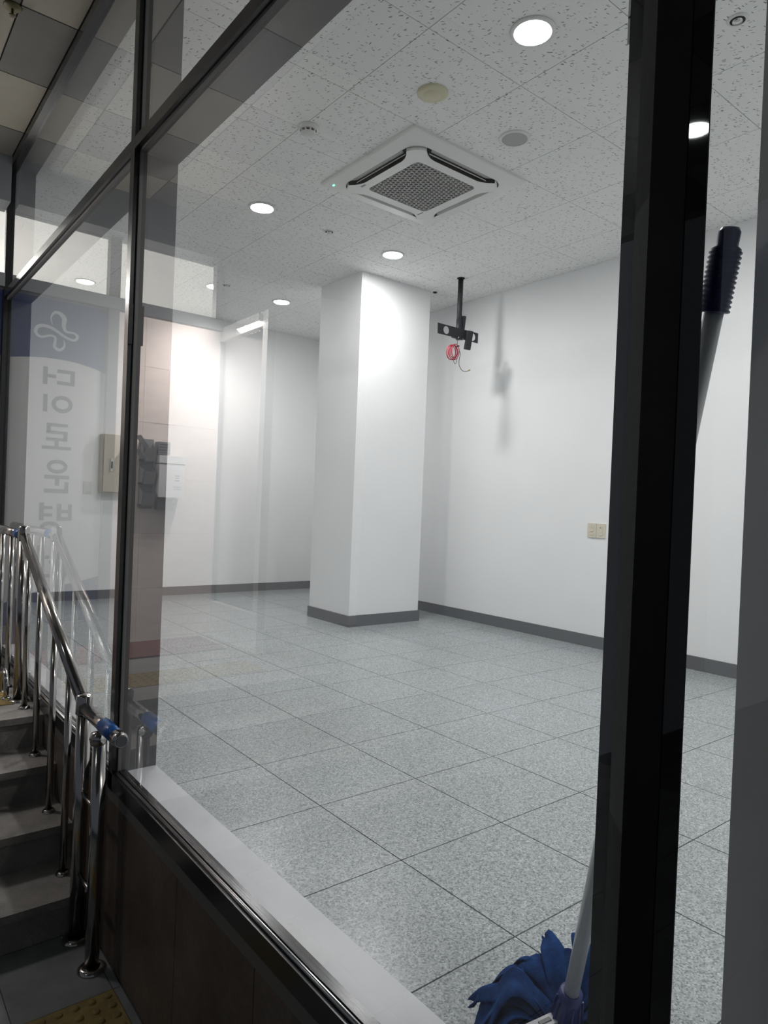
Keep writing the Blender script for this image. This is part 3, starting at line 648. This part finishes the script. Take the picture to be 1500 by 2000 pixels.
# honeycomb
b = bmesh.new(); box(b, AX-0.24, AX+0.24, AY-0.24, AY+0.24, ZA-0.034, ZA-0.0335); obj('grille_back', b, 'grille_dark', ac)
b = bmesh.new(); R0 = 0.0180; dx = R0*math.sqrt(3); dy = R0*1.5
poly = oct_(0.245, 0.035)
ca, sa = math.cos(math.radians(-45)), math.sin(math.radians(-45))
j = -15
while j <= 15:
    for i in range(-18, 19):
        hx = i*dx + (dx/2 if j % 2 else 0); hy = j*dy
        x = hx*ca - hy*sa; y = hx*sa + hy*ca
        if max(abs(x), abs(y)) > 0.252: continue
        if abs(x) > 0.21 and abs(y) > 0.21 and math.hypot(abs(x)-0.21, abs(y)-0.21) > 0.036: continue
        ro, ri = R0*1.0, R0*0.78
        rings = []
        for (rr_, zz_) in ((ro, ZA-0.044), (ri, ZA-0.0445), (ri*0.86, ZA-0.0345)):
            rings.append([b.verts.new((AX + max(-0.243, min(0.243, x + rr_*math.cos(math.radians(30-45+60*k)))), AY + max(-0.243, min(0.243, y + rr_*math.sin(math.radians(30-45+60*k)))), zz_)) for k in range(6)])
        for A_, B_ in zip(rings, rings[1:]):
            for k in range(6): b.faces.new((A_[k], A_[(k+1) % 6], B_[(k+1) % 6], B_[k]))
    j += 1
o = obj('grille', b, 'ac_grille', ac, 'grey honeycomb intake grille'); o['kind'] = 'stuff'
obj('indicator', bx(AX-0.415, AX-0.407, AY+0.375, AY+0.39, ZA-0.030, ZA-0.022), 'led_green', ac, 'small lit green indicator')
obj('logo', bx(AX-0.30, AX-0.285, AY+0.20, AY+0.245, ZA-0.0468, ZA-0.046), 'print_grey', ac, 'small grey maker mark')
obj('logo', bx(AX+0.235, AX+0.245, AY+0.255, AY+0.31, ZA-0.0468, ZA-0.046), 'print_grey', ac, 'small grey lettering')

# ------------------------------------------------------------------ small ceiling fittings
def disc(name, x, y, prof, mat, label, cat, extra=()):
    r = tag(empty(name, (x, y, HC)), label, cat)
    obj('base', mk(lathe, prof, (x, y, HC), 32), mat, r)
    for nm, pr, mt in extra: obj(nm, mk(lathe, pr, (x, y, HC), 32), mt, r)
    return r
disc('heat_detector', 2.255, 2.583, [(0.078, 0), (0.078, -0.006), (0.062, -0.013), (0.045, -0.014)], 'cream_plastic', 'round cream disc on the ceiling between the nearest lamp and the air conditioner', 'detector',
     [('centre', [(0.045, -0.014), (0.040, -0.019), (0.0, -0.021)], 'cream_plastic')])
disc('ceiling_speaker', 2.872, 2.586, [(0.088, 0), (0.088, -0.004), (0.074, -0.009), (0.070, -0.007)], 'white_plastic', 'round white speaker in the ceiling to the right of the air conditioner', 'speaker',
     [('mesh', [(0.070, -0.006), (0.0, -0.010)], 'speaker_mesh')])
sd = disc('smoke_detector', 1.962, 3.270, [(0.058, 0), (0.060, -0.006), (0.055, -0.018), (0.046, -0.024)], 'white_plastic', 'white smoke detector on the ceiling to the left of the air conditioner', 'detector',
     [('neck', [(0.034, -0.024), (0.034, -0.036)], 'dark_gap'), ('head', [(0.044, -0.036), (0.042, -0.046), (0.024, -0.054), (0.0, -0.055)], 'white_plastic')])
for k in range(10):
    a = 2*math.pi*k/10; b = bmesh.new(); obox(b, (1.962+0.040*math.cos(a), 3.270+0.040*math.sin(a), HC-0.030), (math.cos(a), math.sin(a), 0), (-math.sin(a), math.cos(a), 0), (0, 0, 1), 0.010, 0.008, 0.013); obj('rib', b, 'white_plastic', sd)
def sprink(x, y, label):
    disc('ceiling_sprinkler', x, y, [(0.042, 0), (0.042, -0.003), (0.030, -0.006)], 'white_plastic', label, 'sprinkler',
         [('ring', [(0.030, -0.004), (0.026, -0.001), (0.02, -0.001)], 'dark_gap'), ('cap', [(0.0195, -0.001), (0.0195, -0.012), (0.0, -0.013)], 'bead_metal')])
sprink(2.852, 4.394, 'small round sprinkler between the two lamps behind the air conditioner')
sprink(2.864, 6.178, 'tiny sprinkler on the ceiling at the far left of the room')
sprink(2.847, 1.37, 'small sprinkler on the ceiling at the top right corner')
b = bmesh.new(); lathe(b, [(0.02, 0), (0.02, -0.006), (0.012, -0.012), (0.0, -0.012)], (4.405, 4.895, HC), 16)
tag(obj('cable_grommet', b, 'duct_black'), 'small black grommet in the ceiling at the pillar corner', 'grommet')

# ------------------------------------------------------------------ hanging display bracket
PX, PY = 4.297, 4.436
tv = tag(empty('ceiling_display_mount', (PX, PY, HC)), 'black display mount hanging from the ceiling on a pole', 'display mount')
obj('ceiling_plate', mk(lathe, [(0.034, 0), (0.034, -0.006), (0.026, -0.010), (0.0, -0.010)], (PX, PY, HC), 24), 'mount_black', tv)
obj('pole', tb([(PX, PY, HC-0.008), (PX, PY, 2.60)], 0.0235, 20), 'mount_black', tv)
obj('sleeve', tb([(PX, PY, 2.78), (PX, PY, 2.62)], 0.0265, 20), 'mount_black', tv)
obj('spine', mk(lambda b: obox(b, (PX+0.036, PY-0.005, 2.71), (1, 0, 0), (0, 1, 0.12), (0, -0.12, 1), 0.026, 0.040, 0.21)), 'mount_black', tv)
# cross plate with a round hole near each end: x-z plate, leaning
def plate(b):
    pu, pv = Vector((1, 0, 0.0)), Vector((-0.30, -0.30, 0.90)).normalized(); pn = pu.cross(pv).normalized(); c = Vector((4.232, PY-0.06, 2.636))
    def P(u, v, w_): return c + pu*u + pv*v + pn*w_
    Hh = 0.045
    def plq(u0, u1, v0, v1):
        a = [b.verts.new(P(u, v, w_)) for w_ in (-0.002, 0.002) for (u, v) in ((u0, v0), (u1, v0), (u1, v1), (u0, v1))]
        for f in ((0,3,2,1),(4,5,6,7),(0,1,5,4),(1,2,6,5),(2,3,7,6),(3,0,4,7)): b.faces.new([a[i] for i in f])
    def holed(uc, hw, r):
        n = 32
        sq = []
        for k in range(n):
            a = 2*math.pi*(k+.5)/n; ca_, sa_ = math.cos(a), math.sin(a); s = 1/max(abs(ca_)/hw, abs(sa_)/Hh); sq.append((uc+ca_*s, sa_*s))
        ci = [(uc+r*math.cos(2*math.pi*(k+.5)/n), r*math.sin(2*math.pi*(k+.5)/n)) for k in range(n)]
        for w_ in (-0.002, 0.002):
            va = [b.verts.new(P(u, v, w_)) for u, v in sq]; vb = [b.verts.new(P(u, v, w_)) for u, v in ci]
            for k in range(n): b.faces.new((va[k], va[(k+1) % n], vb[(k+1) % n], vb[k]))
        va = [b.verts.new(P(u, v, -0.002)) for u, v in ci]; vb = [b.verts.new(P(u, v, 0.002)) for u, v in ci]
        for k in range(n): b.faces.new((va[k], va[(k+1) % n], vb[(k+1) % n], vb[k]))
    plq(-0.245, -0.185, -Hh, Hh); holed(-0.145, 0.041, 0.034); plq(-0.105, 0.141, -Hh, Hh); holed(0.182, 0.041, 0.034); plq(0.222, 0.250, -Hh, Hh)
obj('cross_plate', mk(plate), 'mount_black', tv, 'black plate with a round hole at each end')
b = bmesh.new(); box(b, PX-0.06, PX+0.045, PY-0.050, PY+0.03, 2.612, 2.672); bevel(b, 0.008, 2); obj('tilt_head', b, 'mount_black', tv)
b = bmesh.new(); obox(b, (PX+0.048, PY-0.080, 2.590), (1, 0, 0.05), (0, 1, 0.2), (-0.02, -0.2, 1), 0.062, 0.025, 0.165); bevel(b, 0.006, 2); obj('arm', b, 'mount_black', tv)
for (u, v) in ((-0.05, 2.655), (0.0, 2.60), (-0.06, 2.60)): obj('bolt', tb([(PX+u, PY-0.056, v), (PX+u, PY-0.063, v)], 0.007, 8), 'bead_metal', tv)
# red cable coil
cbz = tag(empty('cable_coil', (4.19, PY-0.06, 2.46)), 'coil of thin red cable dangling from the black mount', 'cable')
rnd = random.Random(5)
pts = []
for k in range(7*24+1):
    a = 2*math.pi*k/24; turn = k/24
    off = Vector((-0.020*abs(math.sin(turn*1.3)), 0.012*math.sin(turn*2.1), -0.006*abs(math.cos(turn*1.7)))); rr_ = 0.054 + 0.008*math.sin(turn*2.9)
    pts.append(Vector((4.195, PY-0.06, 2.468)) + off + Vector((rr_*0.86*math.cos(a), 0.02*math.sin(a*0.5), rr_*1.12*math.sin(a))))
obj('coil', tb(pts, 0.0034, 6), 'cable_red', cbz)
obj('hanger', tb([(4.228, PY-0.06, 2.60), (4.226, PY-0.06, 2.53)], 0.0022, 6), 'cable_dark', cbz)
obj('tie', mk(lambda b: obox(b, (4.235, PY-0.06, 2.522), (1, 0, 0.4), (0, 1, 0), (-0.4, 0, 1), 0.02, 0.02, 0.012)), 'mount_black', cbz)
obj('tail', tb(spline([(4.245, PY-0.06, 2.50), (4.268, PY-0.06, 2.46), (4.258, PY-0.06, 2.40), (4.262, PY-0.06, 2.355), (4.300, PY-0.06, 2.318), (4.345, PY-0.06, 2.316), (4.385, PY-0.06, 2.330)], 6), 0.0026, 6), 'cable_dark', cbz)
obj('plug', tb([(4.380, PY-0.06, 2.328), (4.398, PY-0.06, 2.338)], 0.006, 8), 'brass', cbz, 'small brass plug')
obj('loop', tb(spline([(4.178, PY-0.06, 2.42), (4.190, PY-0.06, 2.385), (4.212, PY-0.06, 2.362), (4.228, PY-0.06, 2.39), (4.232, PY-0.06, 2.42)], 6), 0.0024, 6), 'cable_dark', cbz)

# ------------------------------------------------------------------ wall fittings
def switch(y0, y1, z0, z1, label, kind):
    s = tag(empty('switch_plate', (XW, (y0+y1)/2, z0)), label, 'switch')
    b = bmesh.new(); box(b, XW-0.010, XW, y0, y1, z0, z1); bevel(b, 0.002, 2); obj('plate', b, 'ivory_plastic', s)
    yc = (y0+y1)/2
    if kind == 0:
        for k in range(3): obj('button', bx(XW-0.013, XW-0.010, yc-0.018, yc+0.018, z0+0.020+0.030*k, z0+0.040+0.030*k), 'ivory_plastic', s)
        obj('mark', bx(XW-0.0135, XW-0.013, yc-0.006, yc+0.002, z0+0.096, z0+0.099), 'print_grey', s); obj('mark', bx(XW-0.0135, XW-0.013, yc-0.008, yc+0.008, z0+0.044, z0+0.047), 'print_grey', s)
    else:
        b = bmesh.new(); prism(b, rrect(yc, (z0+z1)/2, 0.036, 0.078, 0.010), XW-0.013, XW-0.010, lambda u, v, w_: (w_, u, v)); obj('rocker', b, 'ivory_plastic', s)
        b = bmesh.new(); prism(b, rrect(yc, (z0+z1)/2+0.024, 0.012, 0.012, 0.0059), XW-0.0142, XW-0.013, lambda u, v, w_: (w_, u, v)); obj('dial', b, 'print_grey', s)
switch(3.292, 3.372, 0.897, 1.013, 'ivory wall plate with three small buttons, farther from the black mullion', 0)
switch(3.208, 3.288, 0.897, 1.013, 'ivory wall plate with a rounded rocker, beside the black mullion', 1)
# light switch and distribution board on the far wall
s = tag(empty('light_switch', (1.98, YB, 1.09)), 'small white light switch on the far wall beside the beige cabinet', 'switch')
b = bmesh.new(); box(b, 1.942, 2.021, YB-0.010, YB, 1.088, 1.214); bevel(b, 0.003, 2); obj('plate', b, 'white_plastic', s); obj('rocker', bx(1.958, 2.005, YB-0.014, YB-0.010, 1.105, 1.195), 'white_plastic', s)
d = tag(empty('distribution_board', (2.25, YB, 1.1)), 'beige metal distribution cabinet on the far wall', 'cabinet')
b = bmesh.new(); box(b, 2.088, 2.62, YB-0.11, YB, 1.105, 1.71); bevel(b, 0.004, 1); obj('body', b, 'board_beige', d)
dd = obj('door', mk(lambda b: (box(b, 2.10, 2.608, YB-0.122, YB-0.11, 1.117, 1.698), bevel(b, 0.003, 1))), 'board_beige', d)
obj('handle', bx(2.165, 2.190, YB-0.136, YB-0.122, 1.33, 1.46), 'bead_metal', dd); obj('handle_recess', bx(2.170, 2.185, YB-0.1365, YB-0.136, 1.36, 1.43), 'dark_gap', dd)
obj('label_plate', bx(2.36, 2.40, YB-0.1232, YB-0.122, 1.64, 1.66), 'white_plastic', dd)

# ------------------------------------------------------------------ mop
mp_ = tag(empty('mop', (1.12, 0.85, 0)), 'blue cloth mop with aluminium pole leaning behind the thick black mullion', 'mop')
MB_ = Vector((1.110, 0.772, 0.150)); MT_ = Vector((0.938, 0.448, 1.485))
ax_ = (MT_-MB_).normalized(); ML = (MT_-MB_).length
obj('pole', tb([MB_+ax_*0.02, MB_+ax_*(ML-0.085)], 0.0142, 18), 'mop_tube', mp_, 'dull aluminium pole')
g0 = ML-0.112; pr = []; pts = []
for k in range(13*4+1):
    s_ = g0 + 0.0064*k/4.0; pts.append(MB_+ax_*s_); pr.append(0.0195 + (0.0022 if (k % 4) in (1, 2) else 0.0))
pts += [MB_+ax_*(g0+0.0842), MB_+ax_*(g0+0.088), MB_+ax_*(ML-0.006), MB_+ax_*ML]; pr += [0.0195, 0.0145, 0.0145, 0.011]
obj('grip', tb(pts, pr, 20), 'mop_grip', mp_, 'dark blue ribbed grip')
# socket
sp0 = MB_ - ax_*0.075; obj('socket', tb([sp0-ax_*0.03, sp0, MB_+ax_*0.01, MB_+ax_*0.035, MB_+ax_*0.036], [0.05, 0.036, 0.023, 0.0215, 0.016], 20), 'mop_plastic', mp_, 'blue plastic socket')
xs_, ys_ = frame_of(ax_)
for k in range(10):
    a = 2*math.pi*k/10; rd = xs_*math.cos(a)+ys_*math.sin(a); b = bmesh.new()
    tube(b, [sp0+rd*0.036, MB_+rd*0.0235+ax_*0.02], 0.0022, 6); obj('socket_rib', b, 'mop_plastic', mp_)
# lever
b = bmesh.new(); P0 = Vector((1.096, 0.786, 0.122)); P1 = Vector((1.012, 0.804, 0.116)); dv = P1-P0
obox(b, (P0+P1)/2, dv, (0.21, 0.98, 0), dv.cross(Vector((0.21, 0.98, 0))), dv.length, 0.024, 0.015); bevel(b, 0.004, 2); lever = obj('lever', b, 'lever_white', mp_, 'white locking lever')
b = bmesh.new(); tube(b, [P1+Vector((-0.004, -0.017, 0)), P1+Vector((0.003, 0.017, 0))], 0.0115, 16); obj('lever_hinge', b, 'lever_white', lever)
b = bmesh.new(); obox(b, P0+dv*0.35+Vector((0, 0, 0.008)), dv, (0.21, 0.98, 0), (0, 0, 1), 0.026, 0.008, 0.003); obj('lever_slot', b, 'print_grey', lever)
obj('clamp_bar', mk(lambda b: (box(b, 1.03, 1.21, 0.752, 0.792, 0.052, 0.078), bevel(b, 0.008, 2))), 'mop_plastic', mp_)
# cloth: strips fanned out from the clamp, draped over each other and down to the floor
rnd = random.Random(21)
def strip(c, ang, ln, wd, h0, layer):
    b = bmesh.new(); n = 12; d = Vector((math.cos(ang), math.sin(ang), 0)); s = Vector((-math.sin(ang), math.cos(ang), 0))
    fr_ = max(0.0, -0.82*math.cos(ang)-0.57*math.sin(ang)); ph = rnd.uniform(0, 6); cr = rnd.uniform(0.006, 0.018); tw = rnd.uniform(-0.8, 0.8); hk = rnd.uniform(0.55, 1.2)*(1-0.85*min(1, fr_*1.4)); h0 = h0*(1-0.4*min(1, fr_*1.4))
    nw = 5; rows = []; lift = 0.8*rnd.random() if (fr_ == 0.0 and layer > 0 and rnd.random() < 0.55) else 0.0
    for i in range(n+1):
        t_ = i/n; r_ = ln*t_
        z = (h0 + 0.075*math.sin(min(1, t_/0.55)*math.pi/2)*hk)*(1-(1-lift)*(1-(1-max(0, t_-0.62)/0.38)**0.5)) + 0.010*math.sin(t_*7+ph)*t_ + 0.005
        row = []
        for k in range(nw):
            q = k/(nw-1)-.5; wv = wd*(0.55+0.6*t_)*(1.0 if not lift else max(0.12, 1-max(0, t_-0.55)*1.9))*(1.0 if i < n else 0.72 + 0.3*math.cos(k*2.2+ph))
            zz_ = z + cr*math.cos(q*7+ph)*t_ + tw*q*wd*t_*0.6
            row.append(b.verts.new(Vector(c) + d*(r_ + (0.02*math.sin(k*1.9+ph) if i == n else 0)) + s*(q*wv + 0.012*math.sin(t_*4+ph)) + Vector((0, 0, max(zz_, 0.004+0.002*layer)))))
        rows.append(row)
    for A_, B_ in zip(rows, rows[1:]):
        for k in range(nw-1):
            f = b.faces.new((A_[k], A_[k+1], B_[k+1], B_[k])); f.smooth = True
    me = mesh_of('cloth_strip', b, 'mop_cloth'); o = link('cloth_strip', me, mp_)
    sm = o.modifiers.new('thick', 'SOLIDIFY'); sm.thickness = 0.004; sm.offset = 1
    ss = o.modifiers.new('smooth', 'SUBSURF'); ss.levels = 1; ss.render_levels = 1
k = 0
for ring, (cnt, ln, h0) in enumerate(((26, 0.172, 0.060), (22, 0.160, 0.082), (18, 0.145, 0.100))):
    for i in range(cnt):
        a = 2*math.pi*(i+rnd.uniform(-.25, .25))/cnt
        c = (1.125 + 0.035*math.cos(a), 0.785 + 0.012*math.sin(a), 0.0)
        ll = ln*rnd.uniform(0.88, 1.08)
        ll = min(ll, max(0.08, (c[0]-0.965)/max(1e-3, -math.cos(a)))) if math.cos(a) < -0.05 else ll
        strip(c, a, ll, 0.060*rnd.uniform(0.8, 1.25), h0, ring)
